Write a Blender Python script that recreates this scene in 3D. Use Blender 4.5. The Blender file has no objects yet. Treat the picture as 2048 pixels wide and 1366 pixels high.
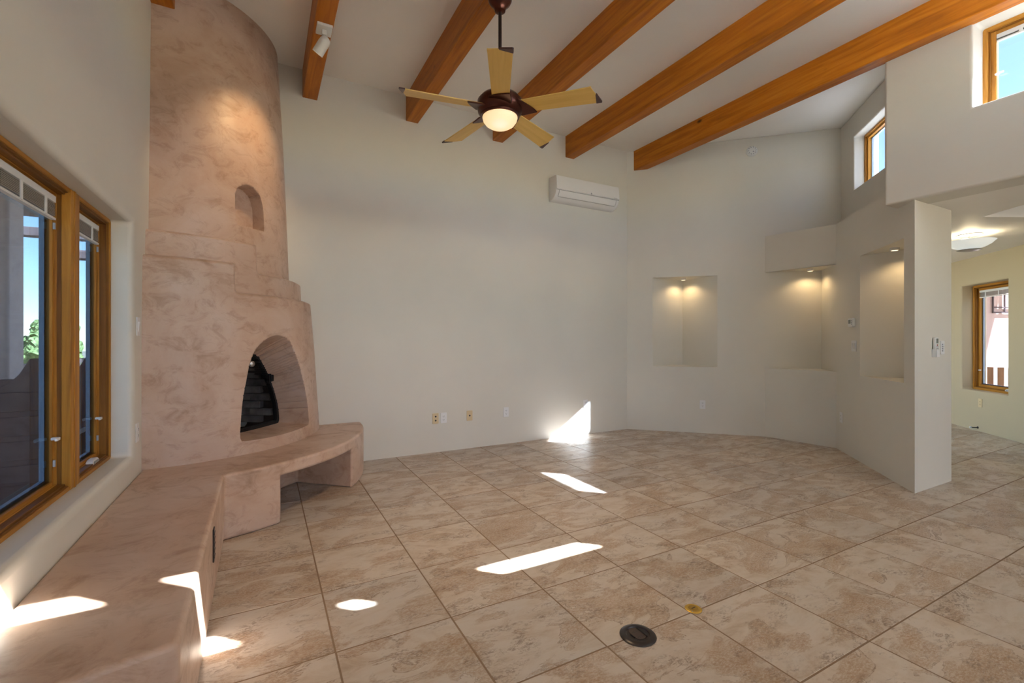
import bpy, bmesh, math, random
import numpy as np
from mathutils import Vector, Matrix
random.seed(7)
S2 = 1/math.sqrt(2)
scene = bpy.context.scene
COL = scene.collection

# ------------------------------------------------------------------ camera, sky, sun, exposure
cam_d = bpy.data.cameras.new('camera'); cam = bpy.data.objects.new('camera', cam_d); COL.objects.link(cam)
cam.location = (0, 0, 1.25); cam.rotation_euler = (math.radians(90), 0, math.radians(-28.36))
cam_d.sensor_width = 36; cam_d.lens = 917.9*36/2048; cam_d.shift_y = -3.9/2048; cam_d.clip_start = .02
scene.camera = cam
world = bpy.data.worlds.new('sky'); scene.world = world; world.use_nodes = True
wn = world.node_tree.nodes; wl = world.node_tree.links
sky = wn.new('ShaderNodeTexSky'); sky.sky_type = 'NISHITA'; sky.sun_disc = False
sky.sun_elevation = math.radians(44); sky.sun_rotation = math.radians(134); sky.altitude = 2000
sky.air_density = 1.0; sky.dust_density = .6
wl.new(sky.outputs[0], wn['Background'].inputs[0]); wn['Background'].inputs[1].default_value = 1.9
SUN = Vector((-.72, .70, -.976)).normalized()
sd = bpy.data.lights.new('sun', 'SUN'); sd.energy = 190; sd.angle = math.radians(.55); sd.color = (.90, .965, 1)
so = bpy.data.objects.new('sun', sd); COL.objects.link(so); so.rotation_euler = SUN.to_track_quat('-Z', 'Y').to_euler()
vs = scene.view_settings; vs.view_transform = 'Standard'; vs.look = 'None'; vs.gamma = 1; vs.exposure = -.38
vs.use_curve_mapping = False

# ------------------------------------------------------------------ materials
def lin(r, g, b): return tuple(((c/255)/12.92 if c/255 <= .04045 else ((c/255+.055)/1.055)**2.4) for c in (r, g, b))
def mat(name, col=(.8, .8, .8), rough=.6, metal=0, spec=.5):
    m = bpy.data.materials.new(name); m.use_nodes = True
    p = m.node_tree.nodes['Principled BSDF']
    p.inputs['Base Color'].default_value = (*col, 1); p.inputs['Roughness'].default_value = rough
    p.inputs['Metallic'].default_value = metal; p.inputs['Specular IOR Level'].default_value = spec
    return m
def N(m, t, **kw):
    n = m.node_tree.nodes.new(t)
    for k, v in kw.items():
        if k in n.inputs: n.inputs[k].default_value = v
        else: setattr(n, k, v)
    return n
def L(m, a, b): m.node_tree.links.new(a, b)
def P(m): return m.node_tree.nodes['Principled BSDF']
def ramp(m, src, stops):
    r = N(m, 'ShaderNodeValToRGB'); e = r.color_ramp.elements
    while len(e) < len(stops): e.new(.5)
    for el, (p, c) in zip(e, stops): el.position = p; el.color = (*c, 1) if len(c) == 3 else c
    L(m, src, r.inputs[0]); return r
def coords(m, scale=(1, 1, 1), rnd=False, kind='Object'):
    tc = N(m, 'ShaderNodeTexCoord'); mp = N(m, 'ShaderNodeMapping'); mp.inputs['Scale'].default_value = scale
    L(m, tc.outputs[kind], mp.inputs['Vector'])
    if rnd:
        oi = N(m, 'ShaderNodeObjectInfo'); mu = N(m, 'ShaderNodeMath', operation='MULTIPLY'); mu.inputs[1].default_value = 97.0
        L(m, oi.outputs['Random'], mu.inputs[0]); L(m, mu.outputs[0], mp.inputs['Location'])
    return mp.outputs[0]
def bump(m, src, strength, dist=.01):
    b = N(m, 'ShaderNodeBump', Strength=strength, Distance=dist); L(m, src, b.inputs['Height']); L(m, b.outputs[0], P(m).inputs['Normal'])
def mixc(m, fac, a, b):
    x = N(m, 'ShaderNodeMix', data_type='RGBA')
    if isinstance(fac, float): x.inputs[0].default_value = fac
    else: L(m, fac, x.inputs[0])
    for i, v in ((6, a), (7, b)):
        if isinstance(v, tuple): x.inputs[i].default_value = (*v, 1)
        else: L(m, v, x.inputs[i])
    return x.outputs[2]

def paint(name, col, var=.03, bstr=.12, rough=.55):
    m = mat(name, col, rough, spec=.35); co = coords(m)
    n = N(m, 'ShaderNodeTexNoise', Scale=1.3, Detail=3.0); L(m, co, n.inputs['Vector'])
    c0 = tuple(c*(1-var) for c in col); c1 = tuple(min(1, c*(1+var)) for c in col)
    r = ramp(m, n.outputs['Fac'], [(.3, c0), (.7, c1)]); L(m, r.outputs[0], P(m).inputs['Base Color'])
    n2 = N(m, 'ShaderNodeTexNoise', Scale=22.0, Detail=4.0); L(m, co, n2.inputs['Vector']); bump(m, n2.outputs['Fac'], bstr, .006)
    return m
M_wall = paint('cream_wall_paint', (.70, .67, .59))
M_hall = paint('tan_hall_paint', (.50, .42, .28))
M_ceil = paint('ceiling_paint', (.90, .87, .81))

def plaster(name):
    m = mat(name, (.6, .4, .3), .38, spec=.4); co = coords(m)
    n1 = N(m, 'ShaderNodeTexNoise', Scale=2.1, Detail=6.0, Roughness=.62, Distortion=.6); L(m, co, n1.inputs['Vector'])
    r1 = ramp(m, n1.outputs['Fac'], [(.28, (.45, .29, .20)), (.45, (.535, .37, .275)), (.60, (.58, .43, .34)), (.8, (.63, .50, .44))])
    co2 = coords(m, (1.6, 1.6, 2.4))
    n2 = N(m, 'ShaderNodeTexNoise', Scale=3.6, Detail=9.0, Roughness=.72, Distortion=1.0); L(m, co2, n2.inputs['Vector'])
    r2 = ramp(m, n2.outputs['Fac'], [(.32, (.64, .57, .50)), (.50, (.97, .96, .95)), (.72, (1.0, 1.0, 1.0))])
    mx = N(m, 'ShaderNodeMix', data_type='RGBA', blend_type='MULTIPLY'); mx.inputs[0].default_value = .8
    L(m, r1.outputs[0], mx.inputs[6]); L(m, r2.outputs[0], mx.inputs[7]); L(m, mx.outputs[2], P(m).inputs['Base Color'])
    rr = ramp(m, n2.outputs['Fac'], [(.3, (.5, .5, .5)), (.7, (.33, .33, .33))]); L(m, rr.outputs[0], P(m).inputs['Roughness'])
    bump(m, n2.outputs['Fac'], .12, .008)
    return m
M_plaster = plaster('polished_rose_plaster')

def wood(name, axis, dark, mid, light, rough=.42, knots=True):
    sc = [14, 14, 14]; sc[axis] = .9
    m = mat(name, mid, rough, spec=.22); co = coords(m, tuple(sc), rnd=True)
    n = N(m, 'ShaderNodeTexNoise', Scale=1.6, Detail=7.0, Roughness=.62, Distortion=.8); L(m, co, n.inputs['Vector'])
    r = ramp(m, n.outputs['Fac'], [(.25, dark), (.5, mid), (.75, light)])
    out = r.outputs[0]
    if knots:
        ks = [2.2, 2.2, 2.2]; ks[axis] = 1.2
        v = N(m, 'ShaderNodeTexVoronoi', Scale=1.5); L(m, coords(m, tuple(ks), rnd=True), v.inputs['Vector'])
        k = ramp(m, v.outputs['Distance'], [(.03, (1, 1, 1)), (.085, (0, 0, 0))])
        out = mixc(m, k.outputs[0], out, tuple(c*.22 for c in dark))
    L(m, out, P(m).inputs['Base Color']); bump(m, n.outputs['Fac'], .1, .004)
    return m
BW = ((.24, .066, .004), (.41, .125, .006), (.54, .19, .014))
M_beam = wood('stained_beam_wood', 1, *BW)
FW = ((.20, .075, .010), (.38, .165, .022), (.50, .25, .045))
M_fw = [wood('window_wood_%s' % 'xyz'[i], i, *FW, knots=False) for i in range(3)]
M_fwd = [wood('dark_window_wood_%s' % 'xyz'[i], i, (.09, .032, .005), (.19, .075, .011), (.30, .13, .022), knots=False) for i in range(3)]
M_porch = wood('grey_brown_porch_wood', 2, (.07, .045, .045), (.12, .085, .085), (.17, .13, .12), .6, False)
M_patio = wood('tan_patio_wood', 2, (.25, .13, .07), (.38, .21, .11), (.48, .28, .16), .6, False)
M_blade = wood('maple_blade', 0, (.66, .41, .09), (.74, .48, .12), (.80, .54, .16), .35, False)
M_blade_tip = mat('dark_walnut_tip', (.05, .014, .010), .35)
M_bronze = mat('oil_rubbed_bronze', (.075, .022, .013), .28, .75)
M_rod = mat('dark_rod_metal', (.02, .012, .012), .35, .6)
M_white = mat('white_plastic', (.78, .78, .77), .35)
M_whitesatin = mat('white_enamel', (.74, .73, .69), .4)
M_acwhite = mat('glossy_white_plastic', (.80, .79, .78), .16)
M_acgrey = mat('shaded_vent_grey', (.35, .34, .33), .5)
M_almond = mat('almond_plastic', (.66, .52, .30), .4)
M_dark = mat('dark_slot', (.015, .015, .017), .5)
M_greyp = mat('grey_plastic', (.35, .36, .38), .5)
M_lcd = mat('lcd_grey_green', (.16, .18, .16), .3)
M_red = mat('red_button', (.6, .05, .03), .4)
M_brass = mat('aged_brass', (.62, .40, .08), .32, .85)
M_brassd = mat('dark_brass', (.40, .25, .05), .42, .85)
M_black = mat('black_bronze_cover', (.022, .016, .016), .3, .3)
M_blackm = mat('black_iron', (.010, .010, .012), .45, .4)
M_soot = mat('sooty_brick', (.05, .045, .043), .85)
def soot(m):
    n = N(m, 'ShaderNodeTexNoise', Scale=9.0, Detail=5.0); L(m, coords(m, rnd=True), n.inputs['Vector'])
    L(m, ramp(m, n.outputs['Fac'], [(.3, (.05, .046, .046)), (.7, (.21, .19, .18))]).outputs[0], P(m).inputs['Base Color'])
soot(M_soot)
M_cav = mat('firebox_soot', (.012, .011, .012), .9)
M_steel = mat('brushed_nickel', (.45, .45, .46), .3, .9)
M_clad = mat('blue_grey_sash_cladding', (.36, .46, .56), .4)
M_slat = mat('blind_slat', (.30, .27, .23), .5)
M_tape = mat('blind_tape', (.74, .74, .72), .6)
def emis(name, col, s, base=(.9, .9, .9)):
    m = mat(name, base, .4); P(m).inputs['Emission Color'].default_value = (*col, 1); P(m).inputs['Emission Strength'].default_value = s; return m
M_bowl = emis('lit_amber_glass_bowl', (1, .72, .38), 1.15, (.6, .5, .35))
_r = N(M_bowl, 'ShaderNodeTexCoord'); _v = N(M_bowl, 'ShaderNodeVectorMath', operation='DISTANCE'); _v.inputs[1].default_value = (-.02, -.04, -.115)
L(M_bowl, _r.outputs['Object'], _v.inputs[0])
L(M_bowl, ramp(M_bowl, _v.outputs['Value'], [(.0, (1.0, .93, .72)), (.06, (1.0, .78, .45)), (.17, (.95, .60, .27))]).outputs[0], P(M_bowl).inputs['Emission Color'])
M_puck = emis('lit_puck_lens', (1, .80, .5), 2.2)
M_spotlens = emis('lit_spot_lens', (1, .85, .6), 6)
M_bulb = emis('lit_bulb', (.95, 1, 1), 4)
M_farbowl = emis('lit_white_glass_bowl', (.93, 1, .95), .55)
def glass(name, tint, refl=.12):
    m = bpy.data.materials.new(name); m.use_nodes = True; nt = m.node_tree; nt.nodes.clear()
    o = nt.nodes.new('ShaderNodeOutputMaterial'); mx = nt.nodes.new('ShaderNodeMixShader')
    t = nt.nodes.new('ShaderNodeBsdfTransparent'); t.inputs[0].default_value = (*tint, 1)
    g = nt.nodes.new('ShaderNodeBsdfGlossy'); g.inputs['Roughness'].default_value = .01
    f = nt.nodes.new('ShaderNodeLayerWeight'); f.inputs[0].default_value = .5
    pw = nt.nodes.new('ShaderNodeMath'); pw.operation = 'POWER'; pw.inputs[1].default_value = 5
    ma = nt.nodes.new('ShaderNodeMath'); ma.operation = 'MULTIPLY_ADD'; ma.inputs[1].default_value = .55; ma.inputs[2].default_value = refl*.3
    nt.links.new(f.outputs['Facing'], pw.inputs[0]); nt.links.new(pw.outputs[0], ma.inputs[0]); nt.links.new(ma.outputs[0], mx.inputs[0]); nt.links.new(t.outputs[0], mx.inputs[1]); nt.links.new(g.outputs[0], mx.inputs[2]); nt.links.new(mx.outputs[0], o.inputs[0])
    return m
M_glass = glass('tinted_window_glass', (.33, .38, .42))
M_clear = glass('clear_window_glass', (.51, .525, .565))
def acrylic():
    m = bpy.data.materials.new('frosted_skylight_acrylic'); m.use_nodes = True; nt = m.node_tree; nt.nodes.clear()
    o = nt.nodes.new('ShaderNodeOutputMaterial'); t = nt.nodes.new('ShaderNodeBsdfTranslucent'); t.inputs[0].default_value = (.095, .095, .09, 1); nt.links.new(t.outputs[0], o.inputs[0]); return m
M_acrylic = acrylic()
M_fireglass = glass('smoked_fire_glass', (.75, .77, .80))

def tile_mat():
    m = mat('travertine_tile', (.5, .4, .3), .33, spec=.45)
    co = coords(m, rnd=True)
    cs = coords(m, (1.0, 2.1, 1.0), rnd=True)
    def mul(x, y):
        n = N(m, 'ShaderNodeMath', operation='MULTIPLY')
        for i, q in enumerate((x, y)):
            if isinstance(q, float): n.inputs[i].default_value = q
            else: L(m, q, n.inputs[i])
        return n.outputs[0]
    a = N(m, 'ShaderNodeTexNoise', Scale=5.0, Detail=10.0, Roughness=.68, Distortion=.5); L(m, cs, a.inputs['Vector'])
    base = ramp(m, a.outputs['Fac'], [(.30, (.42, .33, .245)), (.44, (.53, .455, .375)), (.56, (.575, .515, .445)), (.72, (.56, .505, .45))])
    c = N(m, 'ShaderNodeTexNoise', Scale=70.0, Detail=6.0, Roughness=.8); L(m, cs, c.inputs['Vector'])
    sp = ramp(m, c.outputs['Fac'], [(.40, (.15, .15, .15)), (.58, (1, 1, 1))])
    # ochre patches with crisp crusted rims
    b = N(m, 'ShaderNodeTexNoise', Scale=2.7, Detail=8.0, Roughness=.60, Distortion=.9); L(m, cs, b.inputs['Vector'])
    pm = ramp(m, b.outputs['Fac'], [(.505, (0, 0, 0)), (.535, (.7, .7, .7)), (.66, (1, 1, 1))])
    col = mixc(m, mul(mul(pm.outputs[0], sp.outputs[0]), .85), base.outputs[0], (.305, .175, .078))
    sb = N(m, 'ShaderNodeMath', operation='SUBTRACT'); L(m, b.outputs['Fac'], sb.inputs[0]); sb.inputs[1].default_value = .51
    ab = N(m, 'ShaderNodeMath', operation='ABSOLUTE'); L(m, sb.outputs[0], ab.inputs[0])
    vr = ramp(m, ab.outputs[0], [(.0, (.8, .8, .8)), (.010, (0, 0, 0))])
    br = N(m, 'ShaderNodeTexNoise', Scale=6.0, Detail=2.0); L(m, co, br.inputs['Vector'])
    bk = ramp(m, br.outputs['Fac'], [(.42, (0, 0, 0)), (.58, (1, 1, 1))])
    col = mixc(m, mul(vr.outputs[0], bk.outputs[0]), col, (.17, .095, .045))
    # grey brown speckled areas
    d = N(m, 'ShaderNodeTexNoise', Scale=3.6, Detail=5.0, Roughness=.6, Distortion=.6); L(m, coords(m, (1.3, 1.9, 1.0), rnd=True), d.inputs['Vector'])
    dm = ramp(m, d.outputs['Fac'], [(.50, (0, 0, 0)), (.62, (1, 1, 1))])
    e = N(m, 'ShaderNodeTexNoise', Scale=38.0, Detail=7.0, Roughness=.78, Distortion=.8); L(m, cs, e.inputs['Vector'])
    es = ramp(m, e.outputs['Fac'], [(.48, (0, 0, 0)), (.57, (1, 1, 1))])
    col = mixc(m, mul(mul(dm.outputs[0], es.outputs[0]), .75), col, (.19, .13, .09))
    # overall tone of each tile
    oi = N(m, 'ShaderNodeObjectInfo'); tr = ramp(m, oi.outputs['Random'], [(0, (.90, .90, .92)), (1, (1.06, 1.03, 1.0))])
    mx = N(m, 'ShaderNodeMix', data_type='RGBA', blend_type='MULTIPLY'); mx.inputs[0].default_value = 1
    L(m, col, mx.inputs[6]); L(m, tr.outputs[0], mx.inputs[7]); L(m, mx.outputs[2], P(m).inputs['Base Color'])
    rr = ramp(m, a.outputs['Fac'], [(.3, (.46, .46, .46)), (.7, (.30, .30, .30))]); L(m, rr.outputs[0], P(m).inputs['Roughness'])
    bump(m, c.outputs['Fac'], .06, .004)
    return m
M_tile = tile_mat()
M_grout = paint('brown_grout', (.25, .175, .115), .08, .2, .85)
M_stucco = paint('pink_exterior_stucco', (.62, .46, .40), .04, .5, .9)
M_ground = paint('dry_ground', (.20, .17, .135), .2, .3, .95)
def leaf_mat():
    m = mat('pinon_foliage', (.16, .22, .07), .8); n = N(m, 'ShaderNodeTexNoise', Scale=9.0, Detail=6.0); L(m, coords(m), n.inputs['Vector'])
    L(m, ramp(m, n.outputs['Fac'], [(.35, (.07, .10, .035)), (.6, (.22, .29, .10)), (.8, (.40, .44, .20))]).outputs[0], P(m).inputs['Base Color']); return m
M_leaf = leaf_mat()
M_bark = mat('bark', (.12, .08, .05), .9)

# ------------------------------------------------------------------ geometry helpers
def mesh_obj(name, verts, faces, m, parent=None, smooth=False, bevel=0, seg=3, angle=40, matrix=None):
    me = bpy.data.meshes.new(name); me.from_pydata([tuple(v) for v in verts], [], faces)
    bm = bmesh.new(); bm.from_mesh(me); bmesh.ops.recalc_face_normals(bm, faces=bm.faces); bm.to_mesh(me); bm.free()
    return _fin(name, me, m, parent, smooth, bevel, seg, angle, matrix)
def _fin(name, me, m, parent, smooth, bevel, seg, angle, matrix):
    o = bpy.data.objects.new(name, me); COL.objects.link(o)
    me.materials.append(m)
    if matrix is not None: o.matrix_world = matrix
    if parent is not None: o.parent = parent
    if bevel:
        b = o.modifiers.new('bevel', 'BEVEL'); b.width = bevel; b.segments = seg; b.limit_method = 'ANGLE'; b.angle_limit = math.radians(angle); b.harden_normals = False
    if smooth or bevel:
        for p in me.polygons: p.use_smooth = True
        try: me.set_sharp_from_angle(angle=math.radians(38))
        except Exception: pass
    return o
def bm_obj(name, bm, m, parent=None, smooth=False, bevel=0, seg=3, angle=40, matrix=None):
    bmesh.ops.recalc_face_normals(bm, faces=bm.faces)
    me = bpy.data.meshes.new(name); bm.to_mesh(me); bm.free()
    return _fin(name, me, m, parent, smooth, bevel, seg, angle, matrix)
class MB:
    def __init__(s): s.v = []; s.f = []
    def add(s, v, f):
        b = len(s.v); s.v += [tuple(x) for x in v]; s.f += [[i+b for i in q] for q in f]; return s
    def box(s, x0, x1, y0, y1, z0, z1):
        return s.add([(x0, y0, z0), (x1, y0, z0), (x1, y1, z0), (x0, y1, z0), (x0, y0, z1), (x1, y0, z1), (x1, y1, z1), (x0, y1, z1)],
                     [[0, 3, 2, 1], [4, 5, 6, 7], [0, 1, 5, 4], [1, 2, 6, 5], [2, 3, 7, 6], [3, 0, 4, 7]])
    def prism(s, poly, z0, z1):
        n = len(poly)
        return s.add([(x, y, z0) for x, y in poly]+[(x, y, z1) for x, y in poly],
                     [list(range(n))[::-1], list(range(n, 2*n))]+[[i, (i+1) % n, n+(i+1) % n, n+i] for i in range(n)])
    def lathe(s, prof, n=32, c=(0, 0, 0)):          # prof: (r, z)
        v = []; f = []; k = len(prof)
        for r, z in prof:
            for j in range(n):
                a = 2*math.pi*j/n; v.append((c[0]+r*math.cos(a), c[1]+r*math.sin(a), c[2]+z))
        for i in range(k-1):
            for j in range(n): f.append([i*n+j, i*n+(j+1) % n, (i+1)*n+(j+1) % n, (i+1)*n+j])
        f.append(list(range(n))[::-1]); f.append([(k-1)*n+j for j in range(n)])
        return s.add(v, f)
    def tube(s, pts, r, n=10):
        pts = [Vector(p) for p in pts]; v = []; f = []
        for i, p in enumerate(pts):
            d = (pts[min(i+1, len(pts)-1)]-pts[max(i-1, 0)]).normalized()
            u = d.orthogonal().normalized() if abs(d.z) > .99 else d.cross(Vector((0, 0, 1))).normalized(); w = d.cross(u)
            rr = r[i] if isinstance(r, (list, tuple)) else r
            for j in range(n):
                a = 2*math.pi*j/n; v.append(p+u*rr*math.cos(a)+w*rr*math.sin(a))
        for i in range(len(pts)-1):
            for j in range(n): f.append([i*n+j, i*n+(j+1) % n, (i+1)*n+(j+1) % n, (i+1)*n+j])
        f.append(list(range(n))[::-1]); f.append([(len(pts)-1)*n+j for j in range(n)])
        return s.add(v, f)
    def xf(s, mtx): s.v = [tuple(mtx @ Vector(p)) for p in s.v]; return s
    def build(s, name, m, parent=None, **kw): return mesh_obj(name, s.v, s.f, m, parent, **kw)
def empty(name, loc=(0, 0, 0), matrix=None):
    o = bpy.data.objects.new(name, None); COL.objects.link(o); o.empty_display_size = .1
    if matrix is not None: o.matrix_world = matrix
    else: o.location = loc
    return o
def tag(o, label, cat=None, group=None, kind=None):
    o['label'] = label
    if cat: o['category'] = cat
    if group: o['group'] = group
    if kind: o['kind'] = kind
    return o
def struct(o, label=None):
    o['kind'] = 'structure'
    if label: o['label'] = label
    return o
def onwall(p, n):          # local x = right as seen from the room, y = up, z = out of the wall
    z = Vector(n).normalized(); y = Vector((0, 0, 1)); x = y.cross(z)
    return Matrix(((x.x, y.x, z.x, p[0]), (x.y, y.y, z.y, p[1]), (x.z, y.z, z.z, p[2]), (0, 0, 0, 1)))
def rrect(w, h, r, n=5):
    out = []
    for cx, cy, a0 in ((w/2-r, h/2-r, 0), (-w/2+r, h/2-r, 90), (-w/2+r, -h/2+r, 180), (w/2-r, -h/2+r, 270)):
        for k in range(n+1):
            a = math.radians(a0+90*k/n); out.append((cx+r*math.cos(a), cy+r*math.sin(a)))
    return out
def wall_grid(name, p0, p1, z0, z1, th, holes, m, bevel=.015, label=None):
    """wall from p0 to p1 (room face), thickness th to the right of p0->p1; holes (u0,u1,v0,v1) as through openings"""
    a = Vector((*p0, 0)); d = Vector((*p1, 0))-a; Ln = d.length; d.normalize(); nrm = Vector((d.y, -d.x, 0))
    us = sorted({0, Ln, *[h[0] for h in holes], *[h[1] for h in holes]}); vsl = sorted({z0, z1, *[h[2] for h in holes], *[h[3] for h in holes]})
    idx = {}; V = []; Fc = []
    def vid(i, j, k):
        if (i, j, k) not in idx:
            q = a+d*us[i]+nrm*(th*k); idx[(i, j, k)] = len(V); V.append((q.x, q.y, vsl[j]))
        return idx[(i, j, k)]
    def solid(i, j):
        if i < 0 or j < 0 or i >= len(us)-1 or j >= len(vsl)-1: return False
        cu = (us[i]+us[i+1])/2; cv = (vsl[j]+vsl[j+1])/2
        return not any(h[0] < cu < h[1] and h[2] < cv < h[3] for h in holes)
    for i in range(len(us)-1):
        for j in range(len(vsl)-1):
            if not solid(i, j): continue
            for k in (0, 1): Fc.append([vid(i, j, k), vid(i+1, j, k), vid(i+1, j+1, k), vid(i, j+1, k)])
            for (di, dj, e) in ((-1, 0, ((i, j), (i, j+1))), (1, 0, ((i+1, j), (i+1, j+1))), (0, -1, ((i, j), (i+1, j))), (0, 1, ((i, j+1), (i+1, j+1)))):
                if not solid(i+di, j+dj): Fc.append([vid(*e[0], 0), vid(*e[1], 0), vid(*e[1], 1), vid(*e[0], 1)])
    return struct(mesh_obj(name, V, Fc, m, bevel=bevel, seg=4), label)
def boolean(o, cutters):
    for c in cutters:
        b = o.modifiers.new('cut', 'BOOLEAN'); b.operation = 'DIFFERENCE'; b.object = c; b.solver = 'EXACT'
    dg = bpy.context.evaluated_depsgraph_get(); me = bpy.data.meshes.new_from_object(o.evaluated_get(dg))
    o.modifiers.clear(); old = o.data; o.data = me; bpy.data.meshes.remove(old)
    for c in cutters: bpy.data.objects.remove(c)
    bm = bmesh.new(); bm.from_mesh(me); bmesh.ops.remove_doubles(bm, verts=bm.verts, dist=1e-5)
    bmesh.ops.dissolve_limit(bm, angle_limit=math.radians(1), verts=bm.verts, edges=bm.edges); bm.to_mesh(me); bm.free()
def add_bevel(o, w, seg=4, angle=40):
    b = o.modifiers.new('bevel', 'BEVEL'); b.width = w; b.segments = seg; b.limit_method = 'ANGLE'; b.angle_limit = math.radians(angle)
    for p in o.data.polygons: p.use_smooth = True
    o.data.set_sharp_from_angle(angle=math.radians(38))
def lamp(name, kind, loc, energy, col, parent=None, **kw):
    d = bpy.data.lights.new(name, kind); d.energy = energy; d.color = col
    for k, v in kw.items(): setattr(d, k, v)
    o = bpy.data.objects.new(name, d); COL.objects.link(o); o.location = loc
    if parent is not None: o.parent = parent
    return o

# ------------------------------------------------------------------ room shell
X0, Y1, CEIL, LOW = -.695, 4.88, 3.87, 2.385
XH = 4.640                                   # face of the header wall under the last beam
YR = .056                                    # face of the clerestory wall over the camera's opening
TH = .27
# left wall runs along +y with the room on its right-hand side -> thickness goes to -x
wall_grid('wall_left', (X0, 5.15), (X0, -4.2), -.02, CEIL, .22, [(5.15-3.53, 5.15-1.35, .545, 1.957)], M_wall, .03, 'cream plastered wall with the deep bullnosed window recess beside the bench')
def slab_wall(name, poly, z0, z1, m, label, bevel=0):
    return struct(MB().prism(poly, z0, z1).build(name, m, bevel=bevel, seg=4), label)
slab_wall('wall_back', [(X0-.3, Y1), (4.46, Y1), (4.56, Y1+.25), (X0-.3, Y1+.25)], -.02, CEIL, M_wall, 'tall cream wall behind the fireplace with the air conditioner on it')
# angled wall with the tall triangular niche
w2 = slab_wall('wall_corner', [(4.20, 5.14), (6.37, 2.97), (6.5, 3.1), (5.62, 4.75), (5.2, 5.6)], -.02, CEIL, M_wall, 'angled cream wall with one tall lit triangular niche')
cut = MB().prism([(4.701-.2, 4.639-.2), (4.701, 4.639), (5.283, 4.639), (5.283, 4.057), (5.283-.2, 4.057-.2)], .885, 2.10).build('cutter', M_wall)
boolean(w2, [cut]); add_bevel(w2, .006)
# low partition with two niches
part = slab_wall('wall_partition', [(4.645, 1.725), (5.345, 1.725), (6.4875, 2.8675), (5.68, 3.665), (5.80, 2.88)], -.02, 2.58, M_wall, 'low angled partition wall with two lit niches beside the hall opening')
c1 = MB().prism([(5.50, 3.90), (5.72, 3.68), (6.13+.04, 3.21+.04), (6.13, 3.21), (5.78, 2.86), (5.40, 3.2)], .882, 2.115).build('cutter', M_wall)
c2 = MB().prism([(5.358, 2.438), (5.358, 1.841), (4.761, 1.841), (4.561, 2.041), (5.158, 2.638)], .882, 2.105).build('cutter', M_wall)
boolean(part, [c1, c2]); add_bevel(part, .012)
# clerestory wall above the partition ledge and header over the hall opening
a5 = Vector((6.62, 3.405)); b5 = Vector((4.92, 1.705)); L5 = (b5-a5).length
wall_grid('wall_clerestory', tuple(b5), tuple(a5), 2.575, CEIL, .25, [(L5-(a5-Vector((5.505, 2.29))).length, L5-(a5-Vector((6.021, 2.806))).length, 2.985, 3.60)], M_wall, .012, 'upper cream wall set back behind the partition ledge with a small window')
wall_grid('wall_header', (XH, -.3), (XH, 1.93), LOW, CEIL, TH, [(.3+.47, .3+1.378, 2.983, 3.615)], M_wall, .018, 'cream header wall hanging over the hall opening with a high window')
wall_grid('wall_rear', (X0-.1, YR), (XH+.05, YR), LOW, CEIL, TH, [(3.325-X0+.1, 4.25-X0+.1, 2.983, 3.47), (2.61-X0+.1, 2.95-X0+.1, 3.03, 3.47), (1.10-X0+.1, 2.37-X0+.1, 2.983, 3.47)], M_wall, .015, 'high cream wall over the opening behind the camera')
struct(MB().box(1.54, 1.69, YR-.10, YR-.01, 2.975, 3.48).build('trim_1', M_wall), 'plastered post dividing a high window behind the camera')
# far room
def off(p, d): return (p[0]+d*S2, p[1]-d*S2)
FA = (9.6, 3.5); FB = (6.9, .8)
aF = Vector(FB); 
def uF(p): return (Vector(p)-aF).length
wall_grid('wall_far', FB, FA, -.02, 2.62, .30, [(uF((8.217, 2.117)), uF((8.851, 2.751)), .545, 2.015)], M_hall, .02, 'tan wall of the hall beyond with a wood framed window')
slab_wall('wall_hall_end', [(9.4, 3.2), (9.7, 3.5), (6.9, 6.2), (6.6, 5.9)], -.02, 2.62, M_hall, 'hall end wall hidden behind the partition')
slab_wall('wall_hall_side', [(6.9, .8), (7.1, .6), (7.1, -4.2), (6.9, -4.2)], -.02, 2.62, M_hall, 'side wall of the hall running behind the camera')
# ceilings
struct(MB().prism([(X0-.36, YR-TH), (XH+TH, YR-TH), (XH+TH, 1.4), (6.75, 3.24), (5.2, 5.6), (4.5, 5.13), (X0-.36, 5.13)], CEIL, CEIL+.12).build('ceiling', M_ceil), 'tall warm white ceiling between the beams')
def low_ceiling():
    bm = bmesh.new()
    outer = [(X0-.3, -4.2), (7.1, -4.2), (7.1, .5), (9.9, 3.3), (7.0, 6.2), (6.0, 4.9), (6.6, 2.98), (5.36, 1.74), (XH+.20, 1.74), (XH+.20, YR-.20), (X0-.3, YR-.20)]
    ex, ey = Vector((-.58, -.81)).normalized(), Vector((.88, -.475)).normalized()
    q = Vector((5.883, 1.679)); hole = [q, q+ex*.9, q+ex*.9+ey*.62, q+ey*.62]
    es = []
    for loop in (outer, hole):
        vv = [bm.verts.new((p[0], p[1], LOW+.006)) for p in loop]
        es += [bm.edges.new((vv[i], vv[(i+1) % len(vv)])) for i in range(len(vv))]
    bmesh.ops.triangle_fill(bm, use_beauty=True, edges=es)
    r = bmesh.ops.extrude_face_region(bm, geom=bm.faces[:])
    bmesh.ops.translate(bm, verts=[g for g in r['geom'] if isinstance(g, bmesh.types.BMVert)], vec=(0, 0, .16))
    struct(bm_obj('ceiling_low', bm, M_ceil), 'low ceiling of the hall with a skylight opening')
    mb = MB(); H = [h for h in hole]; c = sum(H, Vector((0, 0)))/4
    for i in range(4):
        p, r2 = H[i], H[(i+1) % 4]; po = p+(p-c)*.12; ro = r2+(r2-c)*.12
        mb.prism([p, r2, ro, po], LOW+.15, LOW+.50)
    sk = struct(mb.build('skylight_well', M_wall), 'white plastered skylight shaft in the hall ceiling')
    MB().prism([p+(p-c)*.05 for p in H], LOW+.46, LOW+.47).build('pane', M_acrylic, sk)
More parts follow.
